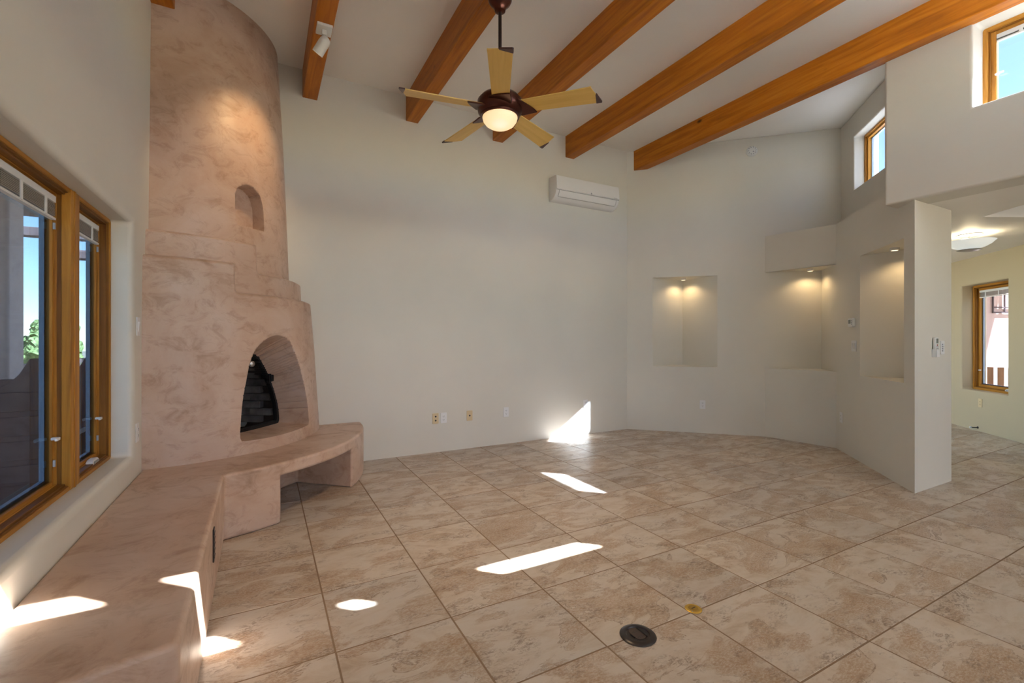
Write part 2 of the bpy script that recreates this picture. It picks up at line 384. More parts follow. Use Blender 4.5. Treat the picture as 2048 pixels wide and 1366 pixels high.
low_ceiling()
struct(MB().box(X0-2.0, 9.5, -7.4, -4.15, LOW+.02, LOW+.20).build('sun_block_roof', M_ceil), 'unseen roof slab added behind the camera to keep sun off the rear floor')  # added out of view: stops direct sun landing inside the rear opening

# ------------------------------------------------------------------ floor: grout bed and tiles
fl = struct(MB().prism([(X0-.3, -4.2), (7.1, -4.2), (7.1, .7), (9.9, 3.5), (6.9, 6.3), (5.3, 5.6), (4.5, 5.1), (X0-.3, 5.1)], -.12, -.0016).build('floor', M_grout), 'floor of beige mottled stone look tiles with brown grout')
T, OX, OY = .48929, .7407, 2.9290
g = .0032
bmT = bmesh.new()
w = T/2-g
vv = []
for z, i in ((-.012, 0), (-.0018, 0), (0, .002)):
    vv.append([bmT.verts.new((sx*(w-i), sy*(w-i), z)) for sx, sy in ((-1, -1), (1, -1), (1, 1), (-1, 1))])
for k in range(2):
    for j in range(4): bmT.faces.new((vv[k][j], vv[k][(j+1) % 4], vv[k+1][(j+1) % 4], vv[k+1][j]))
bmT.faces.new(vv[2]); bmesh.ops.recalc_face_normals(bmT, faces=bmT.faces)
meT = bpy.data.meshes.new('tile'); bmT.to_mesh(meT); bmT.free(); meT.materials.append(M_tile)
YAW = math.radians(28.36); Fv = Vector((math.sin(YAW), math.cos(YAW))); Rv = Vector((math.cos(YAW), -math.sin(YAW)))
def inroom(x, y):
    main = x > X0-.1 and y < Y1+.2 and x+y < 9.34+.35 and y > -.6 and not (x-y > 2.92+.35 and y > 1.4 and x-y < 3.58-.3)
    hall = x-y < 6.1+.35 and x-y > 3.3 and x+y < 12.5 and y > -.6
    return main or hall
nt = 0
for j in range(-5, 22):
    for i in range(-6, 10):
        cx = OX+T*(j+.5); cy = OY-T*(i+.5)
        d = Fv.dot(Vector((cx, cy))); l = Rv.dot(Vector((cx, cy)))
        if d < .45 or not inroom(cx, cy): continue
        px = l/d*918; py = 1.25/d*918
        if abs(px) > 1024+260 or py > 683+330: continue
        if cx+.25 < -.21 and cy < 3.2: continue                    # under the bench
        o = bpy.data.objects.new('tile', meT); COL.objects.link(o); o.parent = fl; o.location = (cx, cy, random.uniform(-.0006, .0004))
        o.rotation_euler.z = random.choice((0, math.pi)); nt += 1
print('tiles', nt)

# ------------------------------------------------------------------ beams
bx = [(X0-.01, -.56), (.326, .459), (1.34, 1.473), (2.375, 2.508), (3.418, 3.551), (4.525, 4.66)]
blab = ['dark wooden beam against the left wall, dying into the chimney top', 'short looking wooden ceiling beam carrying the white spotlight', 'wooden ceiling beam that the fan hangs from',
        'wooden ceiling beam just right of the fan', 'wooden ceiling beam ending above the air conditioner', 'wooden ceiling beam resting along the top of the header wall']
for k, (a, b) in enumerate(bx):
    yend = 4.02 if k == 0 else (Y1+.03 if k < 5 else 4.86)
    y0 = YR+.004
    mb = MB().box(-(b-a)/2, (b-a)/2, 0, yend-y0, 0, CEIL-3.6+.005)
    o = mb.build('ceiling_beam', M_beam, bevel=.006, seg=2); o.location = ((a+b)/2, y0, 3.6)
    tag(o, blab[k], 'beam', 'stained ceiling beams')

# ------------------------------------------------------------------ fireplace: chimney, bench, firebox
CX, CY = X0, Y1
fire = tag(empty('fireplace', (-.2, 4.3, 0)), 'rounded rose plaster corner fireplace with stepped chimney and wraparound bench', 'fireplace')
def interp(x, xs, ys): return np.interp(x, xs, ys)
def Rlow(phi, z):
    l = interp(z, [.4, 1.2, 1.8], [1.150, 1.150, 1.122]); r = interp(z, [.4, 1.15, 1.57, 1.8], [1.168, 1.120, 1.085, 1.075]); t = phi/90
    return l*(1-t)+r*t
def Rmid(phi, z):
    l = interp(z, [1.5, 2.0], [1.062, 1.038]); r = interp(z, [1.5, 2.0], [1.010, .985]); t = phi/90
    return l*(1-t)+r*t
def Rup(phi, z):
    l = interp(z, [1.7, 2.03, 2.9, 3.55, 3.9], [.965, .947, .900, .868, .855]); r = interp(z, [1.7, 2.34, 3.04, 3.8, 3.9], [.902, .881, .852, .809, .803]); t = phi/90
    return l*(1-t)+r*t
def smin(a, b, k):
    h = np.clip(.5+.5*(b-a)/k, 0, 1); return b*(1-h)+a*h-k*h*(1-h)
def smax(a, b, k): return -smin(-a, -b, k)
def prof(d, w):           # 1 inside, rounded shoulder, 0 outside
    t = np.clip((w*.5-d)/w, 0, 1); return np.sqrt(np.clip(1-(1-t)**2, 0, 1))
def Rsurf(phi, z):
    phi = np.asarray(phi, float); z = np.asarray(z, float)
    sr = np.maximum(0, phi-66)/24                 # shoulders round off towards the back wall
    d1 = smin(z-(1.585-.0*sr), smax(z-1.80, np.radians(phi-27.3)*1.1, .01), .045)
    d2 = smin(z-1.760, smax(z-1.985, np.radians(phi-39.5)*1.0, .01), .045)
    low, mid, up = Rlow(phi, z), Rmid(phi, z), Rup(phi, z)
    r = up+(mid-up)*prof(d2, .028)
    return r+(low-r)*prof(d1, .028)
def spaced(a, b, step, dense):
    out = [a]
    while out[-1] < b-1e-6:
        x = out[-1]; s = step
        for (d0, d1, ds) in dense:
            if d0 <= x < d1: s = ds
        out.append(min(b, x+s))
    return np.array(out)
phis = spaced(0, 90, .55, [(26.2, 28.4, .16), (38.4, 40.6, .16)])
zs = spaced(.395, CEIL, .0105, [(1.555, 1.615, .0028), (1.73, 1.82, .0028), (1.955, 2.01, .0028)])
ARCH = [(28.0, .545), (28.4, .683), (29.0, .80), (30.1, .92), (32.0, 1.085), (34.6, 1.185), (37.2, 1.235), (40.3, 1.270), (44.3, 1.288), (48.2, 1.272), (51.4, 1.228), (54.0, 1.150), (56.6, 1.055), (59.3, .940), (61.8, .80), (63.3, .68), (63.9, .56), (63.5, .520), (62.0, .507), (45, .497), (31, .505), (28.8, .515)]
NICHE = [(33.0, 2.20), (33.0, 2.30), (33.2, 2.375), (35.0, 2.43), (38.4, 2.468), (41.5, 2.475), (44.6, 2.458), (47.6, 2.415), (49.3, 2.34), (49.7, 2.25), (49.7, 2.165), (49.2, 2.142), (48.2, 2.137), (41.5, 2.133), (35.2, 2.137), (33.6, 2.15)]
def catmull(pts, n):
    out = []; k = len(pts)
    for i in range(k):
        p0, p1, p2, p3 = [np.array(pts[(i+d) % k]) for d in (-1, 0, 1, 2)]
        for t in np.linspace(0, 1, n, endpoint=False):
            out.append(.5*((2*p1)+(-p0+p2)*t+(2*p0-5*p1+4*p2-p3)*t*t+(-p0+3*p1-3*p2+p3)*t**3))
    return np.array(out)
def build_chimney():
    PH, ZZ = np.meshgrid(phis, zs); PH = PH.copy(); ZZ = ZZ.copy(); inside = np.zeros(PH.shape, int)
    K = math.radians(1)*1.1
    for hid, (pts, n) in enumerate(((ARCH, 8), (NICHE, 8)), 1):
        c = catmull(pts, n); cu = np.stack([c[:, 0]*K, c[:, 1]], -1)
        sel = (PH > c[:, 0].min()-3) & (PH < c[:, 0].max()+3) & (ZZ > c[:, 1].min()-.06) & (ZZ < c[:, 1].max()+.06)
        ii = np.argwhere(sel)
        for (r, q) in ii:
            p = np.array([PH[r, q]*K, ZZ[r, q]])
            a = cu; b = np.roll(cu, -1, 0); ab = b-a
            t = np.clip(((p-a)*ab).sum(1)/(ab*ab).sum(1), 0, 1); nr = a+ab*t[:, None]; d = np.hypot(*(nr-p).T); k = d.argmin()
            cross = ((a[:, 1] > p[1]) != (b[:, 1] > p[1])) & (p[0] < (b[:, 0]-a[:, 0])*(p[1]-a[:, 1])/(b[:, 1]-a[:, 1]+1e-12)+a[:, 0])
            ins = cross.sum() % 2 == 1
            if d[k] < .0056:
                PH[r, q] = nr[k][0]/K; ZZ[r, q] = nr[k][1]; inside[r, q] = -hid
            elif ins: inside[r, q] = hid
    RR = Rsurf(PH, ZZ); A = np.radians(PH)
    Xs = CX+RR*np.sin(A); Ys = CY-RR*np.cos(A)
    bm = bmesh.new(); nr_, nc = PH.shape
    V = [[bm.verts.new((Xs[r, q], Ys[r, q], ZZ[r, q])) for q in range(nc)] for r in range(nr_)]
    hole_edges = {1: {}, 2: {}}
    dead = []
    for r in range(nr_-1):
        for q in range(nc-1):
            cs = [(r, q), (r, q+1), (r+1, q+1), (r+1, q)]; fl_ = [inside[x] for x in cs]
            hit = [f for f in fl_ if f > 0]
            allb = all(f < 0 for f in fl_)
            if hit: dead.append((abs(hit[0]), cs)); continue
            bm.faces.new([V[a][b] for a, b in cs])
    bm.verts.ensure_lookup_table()
    isb = {}
    for hid in (1, 2):
        for h, cs in dead:
            if h == hid:
                for x in cs: isb[V[x[0]][x[1]]] = hid
    for v in [v for v in bm.verts if not v.link_faces]: 
        isb.pop(v, None); bm.verts.remove(v)
    bnd = [e for e in bm.edges if len(e.link_faces) == 1 and e.verts[0] in isb and e.verts[1] in isb]
    loops = {}
    for hid in (1, 2):
        es = [e for e in bnd if isb[e.verts[0]] == hid and isb[e.verts[1]] == hid]
        adj = {}
        for e in es:
            for v in e.verts: adj.setdefault(v, []).append(e.other_vert(v))
        st = next(iter(adj)); lp = [st]; prev = None; cur = st
        while True:
            nx = [x for x in adj[cur] if x is not prev]
            n2 = nx[0] if nx else None
            if n2 is None or n2 is st: break
            lp.append(n2); prev, cur = cur, n2
            if len(lp) > 5000: break
        loops[hid] = lp
    # reveals
    for hid, ph0, depth, sc, zfloor in ((1, 46.0, .33, .88, .512), (2, 41.5, .13, .97, None)):
        a0 = math.radians(ph0); nin = Vector((-math.sin(a0), math.cos(a0), 0)); lat = Vector((math.cos(a0), math.sin(a0), 0))
        lp = loops[hid]; r0 = float(Rsurf(ph0, .9 if hid == 1 else 2.3)); o0 = Vector((CX, CY, 0))-nin*r0
        zmin = min(v.co.z for v in lp); zmax = max(v.co.z for v in lp)
        def tgt(co, t, dp):
            rel = co-o0; l = rel.dot(lat); dd = rel.dot(nin)
            if hid == 1: l2 = l*sc; z2 = zmin+.012+(co.z-zmin)*.80
            else: l2 = l*sc; z2 = zmin+.004+(co.z-zmin)*.965
            dfin = depth
            return o0+lat*(l+(l2-l)*t)+nin*(dd+(dfin-dd)*dp)+Vector((0, 0, co.z+(z2-co.z)*t))
        prev = lp
        steps = [(.03, .012), (.055, .035), (.075, .07)]+[(.10+.9*k/6, .10+.9*k/6) for k in range(1, 7)] if hid == 1 else [(.3, .05), (.5, .14), (.65, .3), (1, .6), (1, 1)]
        base = [v.co.copy() for v in lp]
        for t, dp in steps:
            ring = [bm.verts.new(tgt(c, t, dp)) for c in base]
            m_ = len(ring)
            for i in range(m_):
                try: bm.faces.new((prev[i], prev[(i+1) % m_], ring[(i+1) % m_], ring[i]))
                except ValueError: pass
            prev = ring
        if hid == 2: bm.faces.new(prev)
        else: INNER.extend([((v.co-o0).dot(lat), v.co.z) for v in prev]); INFO.append((o0, nin, lat, depth))
    o = bm_obj('chimney', bm, M_plaster, smooth=True)
    for p in o.data.polygons: p.use_smooth = True
    o.data.set_sharp_from_angle(angle=math.radians(80))
    return o
INNER = []; INFO = []
ch = build_chimney()
def adopt(o, par):
    o.parent = par; o.matrix_parent_inverse = Matrix.Translation(-Vector(par.location)) if par.rotation_euler[:] == (0, 0, 0) else par.matrix_world.inverted()
adopt(ch, fire)
# bench
RB = 1.595
a_st = math.atan2(-.215-CX, CY-3.335)
arc = [(CX+RB*math.sin(a), CY-RB*math.cos(a)*1.0) for a in np.linspace(a_st, math.pi/2, 28)]
arc = [(x-.035*max(0, (i-8)/19), y) for i, (x, y) in enumerate(arc)]
bpoly = [(X0, 1.45), (-.207, 1.56), (-.213, 2.45)]+arc+[(X0, CY)]
bench = MB().prism(bpoly, 0.0, .41).build('hearth_bench', M_plaster)
cutb = MB().prism([(.097+.25, 3.516-.24), (.648+.25, 4.06-.24), (.248, 4.419), (-.30, 3.875)], -.05, .322).build('cutter', M_plaster)
boolean(bench, [cutb]); add_bevel(bench, .022, 4, 30)
adopt(bench, fire)
vent = MB().box(-.004, .003, -.026, .026, -.078, .078).build('bench_vent', M_black, bevel=.003); vent.location = (-.212, 2.615, .268); vent['label'] = 'small black vent slot in bench front'
adopt(vent, fire)
for k in range(5):
    s_ = MB().box(.002, .0045, -.022, .022, -.004, .004).build('vent_slat', M_black); s_.parent = vent; s_.location = (0, 0, -.055+.0275*k)
# firebox insert
o0, nin, lat, dep = INFO[0]
FBX = empty('firebox', o0+nin*dep); FBX.rotation_euler = (0, 0, math.atan2(lat.y, lat.x))
bpy.context.view_layer.update()
Minv = FBX.matrix_world.copy()
FBX.parent = fire; FBX.matrix_parent_inverse = Matrix.Translation(-Vector(fire.location))
pts = INNER                                        # (lateral, z) loop of the reveal's inner end
cz = (min(p[1] for p in pts)+max(p[1] for p in pts))/2; cl = sum(p[0] for p in pts)/len(pts)
def ring_loft(loops, name, m, caps=False, **kw):
    v = []; f = []; n = len(loops[0])
    for lp in loops: v += lp
    for k in range(len(loops)-1):
        for i in range(n): f.append([k*n+i, k*n+(i+1) % n, (k+1)*n+(i+1) % n, (k+1)*n+i])
    if caps: f.append([(len(loops)-1)*n+i for i in range(n)])
    return mesh_obj(name, v, f, m, FBX, smooth=True, **kw)
def sc_loop(s, y): return [(cl+(l-cl)*s, y, cz+(z-cz)*s) for l, z in pts]
ring_loft([sc_loop(1.02, .0), sc_loop(1.0, -.012), sc_loop(.93, -.012), sc_loop(.92, .0), sc_loop(.92, .03)], 'door_frame', M_blackm)
ring_loft([sc_loop(.96, .02), sc_loop(1.22, .05), sc_loop(1.22, .46)], 'firebox_lining', M_cav, caps=True)
mesh_obj('door_glass', sc_loop(.93, .008), [list(range(len(pts)))], M_fireglass, FBX)
zmin = min(p[1] for p in pts); zmax = max(p[1] for p in pts)
bmesh_b = MB().box(-.098, .098, 0, .05, -.029, .029)
mb0 = bmesh_b.build('brick', M_soot, FBX, bevel=.005, seg=2); bricks = [mb0]
nb = 0
for r in range(10):
    z = zmin+.035+r*.066
    half = max([abs(l-cl) for l, zz in pts if abs(zz-z) < .05] or [0])
    if half < .05: continue
    for q in range(-3, 4):
        xx = cl+q*.206+(.103 if r % 2 else 0)
        if abs(xx-cl) > half+.06: continue
        o = mb0 if nb == 0 else mb0.copy()
        if nb: COL.objects.link(o); o.parent = FBX
        o.location = (xx, .335+random.uniform(-.006, .006), z); nb += 1
for r in range(9):
    z = zmin+.035+r*.066
    for q in range(-1, 3):
        o = mb0.copy(); COL.objects.link(o); o.parent = FBX; o.rotation_euler = (0, 0, math.radians(-82))
        yy = .05+q*.206+(.103 if r % 2 else 0)
        if yy < .10 or yy > .42: continue
        o.location = (cl+.285-.03*(yy-.1)-max(0, z-zmin-.34)*.22, yy, z+random.uniform(-.002, .002))
lt = MB().box(-.012, .012, -.03, .0, -.035, .035).box(-.004, .02, -.045, -.03, -.028, .028).build('door_latch', M_blackm, FBX, bevel=.004)
lr = [p for p in pts if p[0] > cl and abs(p[1]-(zmin+.62*(zmax-zmin))) < .03]; lt.location = (lr[0][0]-.012, -.008, lr[0][1])
kn = MB().lathe([(.0, 0), (.018, .002), (.026, .012), (.024, .026), (.012, .034), (0, .036)], 16).build('damper_knob', M_steel, FBX, smooth=True); kn.rotation_euler = (math.radians(90), 0, 0); kn.location = (cl+.02, -.01, zmax-.09)

# ------------------------------------------------------------------ windows
def wframe(parent, m_len, m_up, x0, x1, z0, z1, prof):
    """stepped wooden frame in local coordinates: x along the wall, y depth (out of the room), z up. prof: list of (inset, y0, y1, width)"""
    for nm, (ins, ya, yb, wd) in prof:
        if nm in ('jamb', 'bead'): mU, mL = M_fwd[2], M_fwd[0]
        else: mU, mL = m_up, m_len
        a, b, c, d = x0+ins, x1-ins, z0+ins, z1-ins
        MB().box(a, a+wd, ya, yb, c, d).build(nm+'_stile', mU, parent, bevel=.002, seg=2)
        MB().box(b-wd, b, ya, yb, c, d).build(nm+'_stile', mU, parent, bevel=.002, seg=2)
        MB().box(a+wd, b-wd, ya, yb, d-wd, d).build(nm+'_head', mL, parent, bevel=.002, seg=2)
        MB().box(a+wd, b-wd, ya, yb, c, c+wd).build(nm+'_sill', mL, parent, bevel=.002, seg=2)
def window(name, origin, ang, units, z0, z1, prof, gl, gdep, label, blind=0, mlen=None, mup=None, clad=True, lever=None, crank=None, slats=9):
    """local x axis rotated by ang; y points out of the room"""
    w_ = empty(name, origin); w_.rotation_euler = (0, 0, ang); struct(w_, label)
    mlen = mlen or M_fw[0]; mup = mup or M_fw[2]
    tot = max(p[0]+p[3] for _, p in prof)
    for (a, b) in units:
        wframe(w_, mlen, mup, a, b, z0, z1, prof)
        ga, gb, gc, gd = a+tot, b-tot, z0+tot, z1-tot
        if clad:
            for (p, q, r, s) in ((ga-.004, ga+.012, gc, gd), (gb-.012, gb+.004, gc, gd), (ga, gb, gc-.004, gc+.012), (ga, gb, gd-.012, gd+.004)):
                MB().box(p, q, gdep+.014, gdep+.032, r, s).build('sash_cladding', M_clad, w_)
        MB().box(ga-.005, gb+.005, gdep, gdep+.005, gc-.005, gd+.005).build('pane', gl, w_)
        if blind:
            bl = MB().box(ga+.002, gb-.002, gdep-.024, gdep-.002, gd-.030, gd).build('blind', M_tape, w_, bevel=.002)
            step = (blind-.045)/slats
            for k in range(slats):
                z = gd-.034-k*step
                MB().box(ga+.004, gb-.004, gdep-.022, gdep-.006, z-.0035, z).build('slat', M_slat, bl)
            MB().box(ga+.003, gb-.003, gdep-.023, gdep-.005, gd-blind-.004, gd-blind+.006).build('bottom_rail', M_tape, bl)
            nn = max(2, int((gb-ga)/.22))
            for k in range(nn):
                x = ga+(gb-ga)*(k+.5)/nn
                MB().box(x-.010, x+.010, gdep-.026, gdep-.0225, gd-blind, gd-.028).build('ladder_tape', M_tape, bl)
        if lever:
            lx = {'R': b-tot-.004, 'L': a+tot+.004}[lever]; sg = -1 if lever == 'R' else 1
            lv = MB().box(-.010, .010, -.020, .006, -.006, .006).box(min(0, sg*.04), max(0, sg*.04), -.026, -.016, -.007, .007).build('lock_lever', M_white, w_, bevel=.003); lv.location = (lx, gdep-.014, gc+.20)
            MB().box(b-tot-.001, b-tot+.007, gdep-.02, gdep-.012, gc+.07, gc+.10).build('keeper', M_greyp, w_)
            MB().box(b-tot-.001, b-tot+.007, gdep-.02, gdep-.012, gd-.15, gd-.12).build('keeper', M_greyp, w_)
        if crank and (a, b) == units[-1]:
            ck = MB().prism([(-.060, 0), (-.052, .020), (-.030, .030), (.030, .030), (.052, .020), (.060, 0)], -.016, .016).build('crank_cover', M_white, w_, bevel=.004); ck.rotation_euler = (math.radians(90), 0, 0); ck.location = (b-tot-.16, prof[0][1][2]-.008, z0+prof[0][1][3]+.001)
            MB().box(-.035, .035, .006, .020, .0155, .019).build('crank_handle', M_greyp, ck, bevel=.001)
    return w_
# left window: local x = -y world?  looking at it from the room, x runs to the right = +y world, depth = -x world
PW = [('casing', (0, 0, .040, .019)), ('bead', (.018, .007, .05, .006)), ('jamb', (.021, .016, .09, .011)), ('stop', (.026, .046, .08, .009)), ('sash', (.032, .056, .090, .018))]
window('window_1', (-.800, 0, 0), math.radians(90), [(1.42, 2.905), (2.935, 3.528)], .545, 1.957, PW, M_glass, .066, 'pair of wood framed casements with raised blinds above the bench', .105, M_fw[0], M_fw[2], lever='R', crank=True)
o = MB().box(-.83, -.795, 2.868, 2.982, .547, 1.955).build('trim_2', M_fw[2], bevel=.004); struct(o, 'wooden mullion cover between the two casements')
struct(MB().box(-.802, -.791, 2.905, 2.925, .547, 1.955).build('trim_3', M_fw[2], bevel=.003), 'thin raised bead on the window mullion')
# header window (depth +x): local x runs to the right as seen from the room = -y
PH_ = [('casing', (.0, 0, .03, .028)), ('jamb', (.022, .02, .06, .016)), ('sash', (.034, .035, .075, .034))]
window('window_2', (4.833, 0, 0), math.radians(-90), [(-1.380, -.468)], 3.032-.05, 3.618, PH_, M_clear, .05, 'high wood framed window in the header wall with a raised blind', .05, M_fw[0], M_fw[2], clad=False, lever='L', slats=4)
# clerestory window above the ledge
o5 = Vector((6.021, 2.806))+Vector((S2, -S2))*.105
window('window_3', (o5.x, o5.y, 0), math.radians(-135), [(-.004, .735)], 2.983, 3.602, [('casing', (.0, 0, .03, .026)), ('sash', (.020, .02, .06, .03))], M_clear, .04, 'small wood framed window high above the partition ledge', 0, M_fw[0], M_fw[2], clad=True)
# hall window
oF = Vector((8.851, 2.751))+Vector((S2, -S2))*.135
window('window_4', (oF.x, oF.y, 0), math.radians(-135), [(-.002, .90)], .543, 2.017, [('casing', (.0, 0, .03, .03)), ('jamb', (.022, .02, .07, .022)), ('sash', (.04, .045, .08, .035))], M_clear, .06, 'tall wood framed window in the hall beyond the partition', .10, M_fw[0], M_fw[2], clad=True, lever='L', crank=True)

# ------------------------------------------------------------------ wall fittings
def plate_obj(name, p, n, m, label, cat, kind, group=None):
    r = empty(name, matrix=onwall(p, n)); tag(r, label, cat, group)
    w_, h_ = (.072, .116) if kind != 'double' else (.116, .116)
    MB().prism(rrect(w_, h_, .006), 0, .006).build('cover_plate', m, r, bevel=.002, seg=2)
    if kind == 'outlet':
        for sy in (-.0195, .0195):
            f = MB().prism([(x, y+sy) for x, y in rrect(.034, .028, .010)], .006, .0085).build('receptacle', m, r, bevel=.0008, seg=1)
            for sx in (-.006, .006): MB().box(sx-.0012, sx+.0012, sy-.002, sy+.007, .0084, .0090).build('slot', M_dark, f)
            MB().lathe([(0, 0), (.0026, 0), (.0026, .0007), (0, .0007)], 10, (0, sy-.008, .0083)).build('ground_hole', M_dark, f)
    elif kind == 'coax':
        MB().lathe([(.009, 0), (.009, .003), (.0055, .004), (.0055, .012), (.002, .012)], 12, (0, 0, .006)).build('jack', M_dark, r)
        for sy in (-.041, .041): MB().lathe([(0, 0), (.0035, 0), (.003, .001), (0, .001)], 8, (0, sy, .006)).build('screw', m, r)
    elif kind == 'coax2':
        for sy in (-.022, .022): MB().lathe([(.010, 0), (.010, .003), (.006, .004), (.006, .012), (.002, .012)], 12, (0, sy, .006)).build('jack', M_dark, r)
    elif kind in ('switch', 'double'):
        for sx in ((0,) if kind == 'switch' else (-.023, .023)):
            MB().box(sx-.0165, sx+.0165, -.033, .033, .0055, .0075).build('rocker_frame', m, r)
            mesh_obj('rocker', [(sx-.014, -.030, .007), (sx+.014, -.030, .007), (sx+.014, .030, .007), (sx-.014, .030, .007), (sx-.014, -.030, .009), (sx+.014, -.030, .009), (sx+.014, .030, .013), (sx-.014, .030, .013)],
                     [[0, 1, 2, 3], [4, 5, 6, 7], [0, 1, 5, 4], [1, 2, 6, 5], [2, 3, 7, 6], [3, 0, 4, 7]], m, r)
    elif kind == 'keypad':
        for sx in (-.012, .014):
            for k in range(4): MB().box(sx-.007, sx+.007, -.034+k*.018, -.022+k*.018, .006, .009).build('button', M_greyp if sx < 0 else m, r, bevel=.001, seg=1)
    return r
Nb = (0, -1, 0); N2 = (-S2, -S2, 0); N4 = (-S2, S2, 0); NW = (1, 0, 0)
plate_obj('cable_plate', (1.67, Y1, .375), Nb, M_almond, 'almond cable wall plate with two jacks, left of the white outlet', 'wall plate', 'coax2')
plate_obj('wall_outlet', (1.765, Y1, .374), Nb, M_white, 'white outlet directly beside the almond plate with two jacks', 'outlet', 'outlet')
plate_obj('cable_plate', (2.078, Y1, .376), Nb, M_almond, 'almond cable wall plate with a single jack, standing alone', 'wall plate', 'coax')
plate_obj('wall_outlet', (2.552, Y1, .381), Nb, M_white, 'white outlet on the back wall left of the sun patch', 'outlet', 'outlet')
plate_obj('wall_outlet', (3.739, Y1, .398), Nb, M_white, 'white outlet at the edge of the sun patch on the back wall', 'outlet', 'outlet')
plate_obj('wall_outlet', (5.153, 4.187, .382), N2, M_white, 'white outlet on the angled wall below the triangular niche', 'outlet', 'outlet')
plate_obj('wall_outlet', (5.691, 2.771, .377), N4, M_white, 'white outlet low on the partition next to its inner corner', 'outlet', 'outlet')
plate_obj('light_switch', (5.455, 2.535, 1.182), N4, M_white, 'white double light switch below the thermostat', 'light switch', 'double')
plate_obj('light_switch', (X0, 3.625, 1.331), NW, M_white, 'white switch plate on the left wall between window and chimney', 'light switch', 'switch')
plate_obj('wall_outlet', (X0, 3.605, .675), NW, M_white, 'white plate low on the left wall beside the chimney base', 'outlet', 'outlet')
NE = (0, -1, 0)
plate_obj('wall_keypad', (5.155, 1.725, 1.181), NE, M_white, 'white keypad plate on the partition end beside the remote', 'keypad', 'keypad')
plate_obj('wall_outlet', (8.564, 2.464, .388), N4, M_almond, 'outlet under the window in the hall', 'outlet', 'outlet')
# thermostat
r = tag(empty('thermostat', matrix=onwall((5.475, 2.555, 1.43), N4)), 'small white thermostat with grey display on the partition', 'thermostat')
MB().prism(rrect(.12, .092, .02), 0, .028).build('case', M_white, r, bevel=.005)
MB().prism(rrect(.052, .04, .003), .0275, .030).build('display', M_lcd, r).location = (-.014, .008, 0)
for k in range(3): MB().prism(rrect(.016, .009, .002), .0275, .031).build('button', M_greyp, r).location = (.040, .018-.018*k, 0)
# remote in its holder on the partition end
r = tag(empty('remote_holder', matrix=onwall((4.985, 1.725, 1.15), NE)), 'white wall bracket holding the remote on the partition end', 'bracket')
MB().box(-.030, .030, -.045, .02, 0, .004).build('back_plate', M_white, r)
mb = MB().box(-.032, -.028, -.045, .02, .002, .034).box(.028, .032, -.045, .02, .002, .034).box(-.032, .032, -.045, .015, .030, .034).box(-.032, .032, -.048, -.044, 0, .034); mb.build('pocket', M_white, r, bevel=.001, seg=1)
r = tag(empty('remote_control', matrix=onwall((4.985, 1.725, 1.19), NE)), 'white remote control with grey display and red button in wall holder', 'remote control')
MB().prism(rrect(.050, .155, .010), .006, .026).build('body', M_white, r, bevel=.004)
MB().prism(rrect(.036, .040, .003), .0255, .0275).build('display', M_lcd, r).location = (0, .048, 0)
MB().prism(rrect(.014, .010, .003), .0255, .029).build('power_button', M_red, r).location = (0, .014, 0)
for k in range(3):
    for sx in (-.014, .0, .014): MB().prism(rrect(.009, .007, .002), .0255, .0285).build('button', M_greyp, r).location = (sx, -.002-.014*k, 0)
# smoke detector
r = tag(empty('smoke_detector', matrix=onwall((5.571, 3.769, 3.69), N2)), 'round white smoke detector high on the angled wall', 'smoke detector')
MB().lathe([(0, 0), (.066, 0), (.068, .012), (.062, .02), (0, .02)], 36).build('base', M_white, r, smooth=True)
MB().lathe([(0, .018), (.058, .018), (.060, .03), (.052, .042), (.030, .048), (0, .049)], 36).build('cover', M_white, r, smooth=True)
for k in range(10):
    a = 2*math.pi*k/10; s_ = MB().box(-.010, .010, -.003, .003, .040, .0465).build('vent_slot', M_greyp, r); s_.location = (.043*math.cos(a), .043*math.sin(a), 0); s_.rotation_euler.z = a+.5
MB().lathe([(0, .046), (.008, .046), (.008, .051), (0, .052)], 14).build('test_button', M_greyp, r).location = (.012, -.016, 0)
# air conditioner
r = tag(empty('air_conditioner', matrix=onwall((3.666, Y1, 3.135), Nb)), 'white wall mounted split air conditioner high in the back corner', 'air conditioner')
HW = .502
def ext(profile, x0, x1, name, m, par, **kw):      # profile: (z out, y up)
    n = len(profile)
    return mesh_obj(name, [(x0, y, z) for z, y in profile]+[(x1, y, z) for z, y in profile], [list(range(n))[::-1], list(range(n, 2*n))]+[[i, (i+1) % n, n+(i+1) % n, n+i] for i in range(n)], m, par, **kw)
body = [(0, -.148), (0, .148), (.13, .15), (.150, .146), (.158, .10), (.163, .02), (.166, -.03), (.155, -.07), (.13, -.105), (.09, -.132), (.05, -.146)]
ext(body, -HW, HW, 'body', M_acwhite, r, bevel=.004, seg=2, angle=50)
ext([(.148, .147), (.162, .146), (.170, .10), (.177, .03), (.181, -.022), (.168, -.026), (.160, .0), (.156, .09)], -HW+.002, HW-.002, 'front_panel', M_acwhite, r, bevel=.003, seg=2, angle=50)
ext([(.168, -.036), (.159, -.072), (.136, -.104), (.130, -.099), (.150, -.068), (.158, -.036)], -HW+.05, HW-.05, 'louvre', M_acwhite, r, bevel=.001, seg=1)
ext([(.1675, -.0275), (.1675, -.0335), (.160, -.0335), (.160, -.0275)], -HW+.004, HW-.004, 'panel_gap', M_acgrey, r)
for a, b in ((-HW+.044, -HW+.049), (HW-.049, HW-.044)): ext([(.1668, -.036), (.158, -.071), (.135, -.103), (.128, -.098), (.150, -.07), (.158, -.036)], a, b, 'louvre_gap', M_acgrey, r)
ext([(.134, -.1055), (.129, -.109), (.120, -.104), (.126, -.100)], -HW+.05, HW-.05, 'louvre_slot', M_acgrey, r)
MB().lathe([(0, 0), (.011, 0), (.010, .0025), (0, .003)], 14, (0, .0, .1795)).build('emblem', M_greyp, r).location = (.03, -.012, -.001)
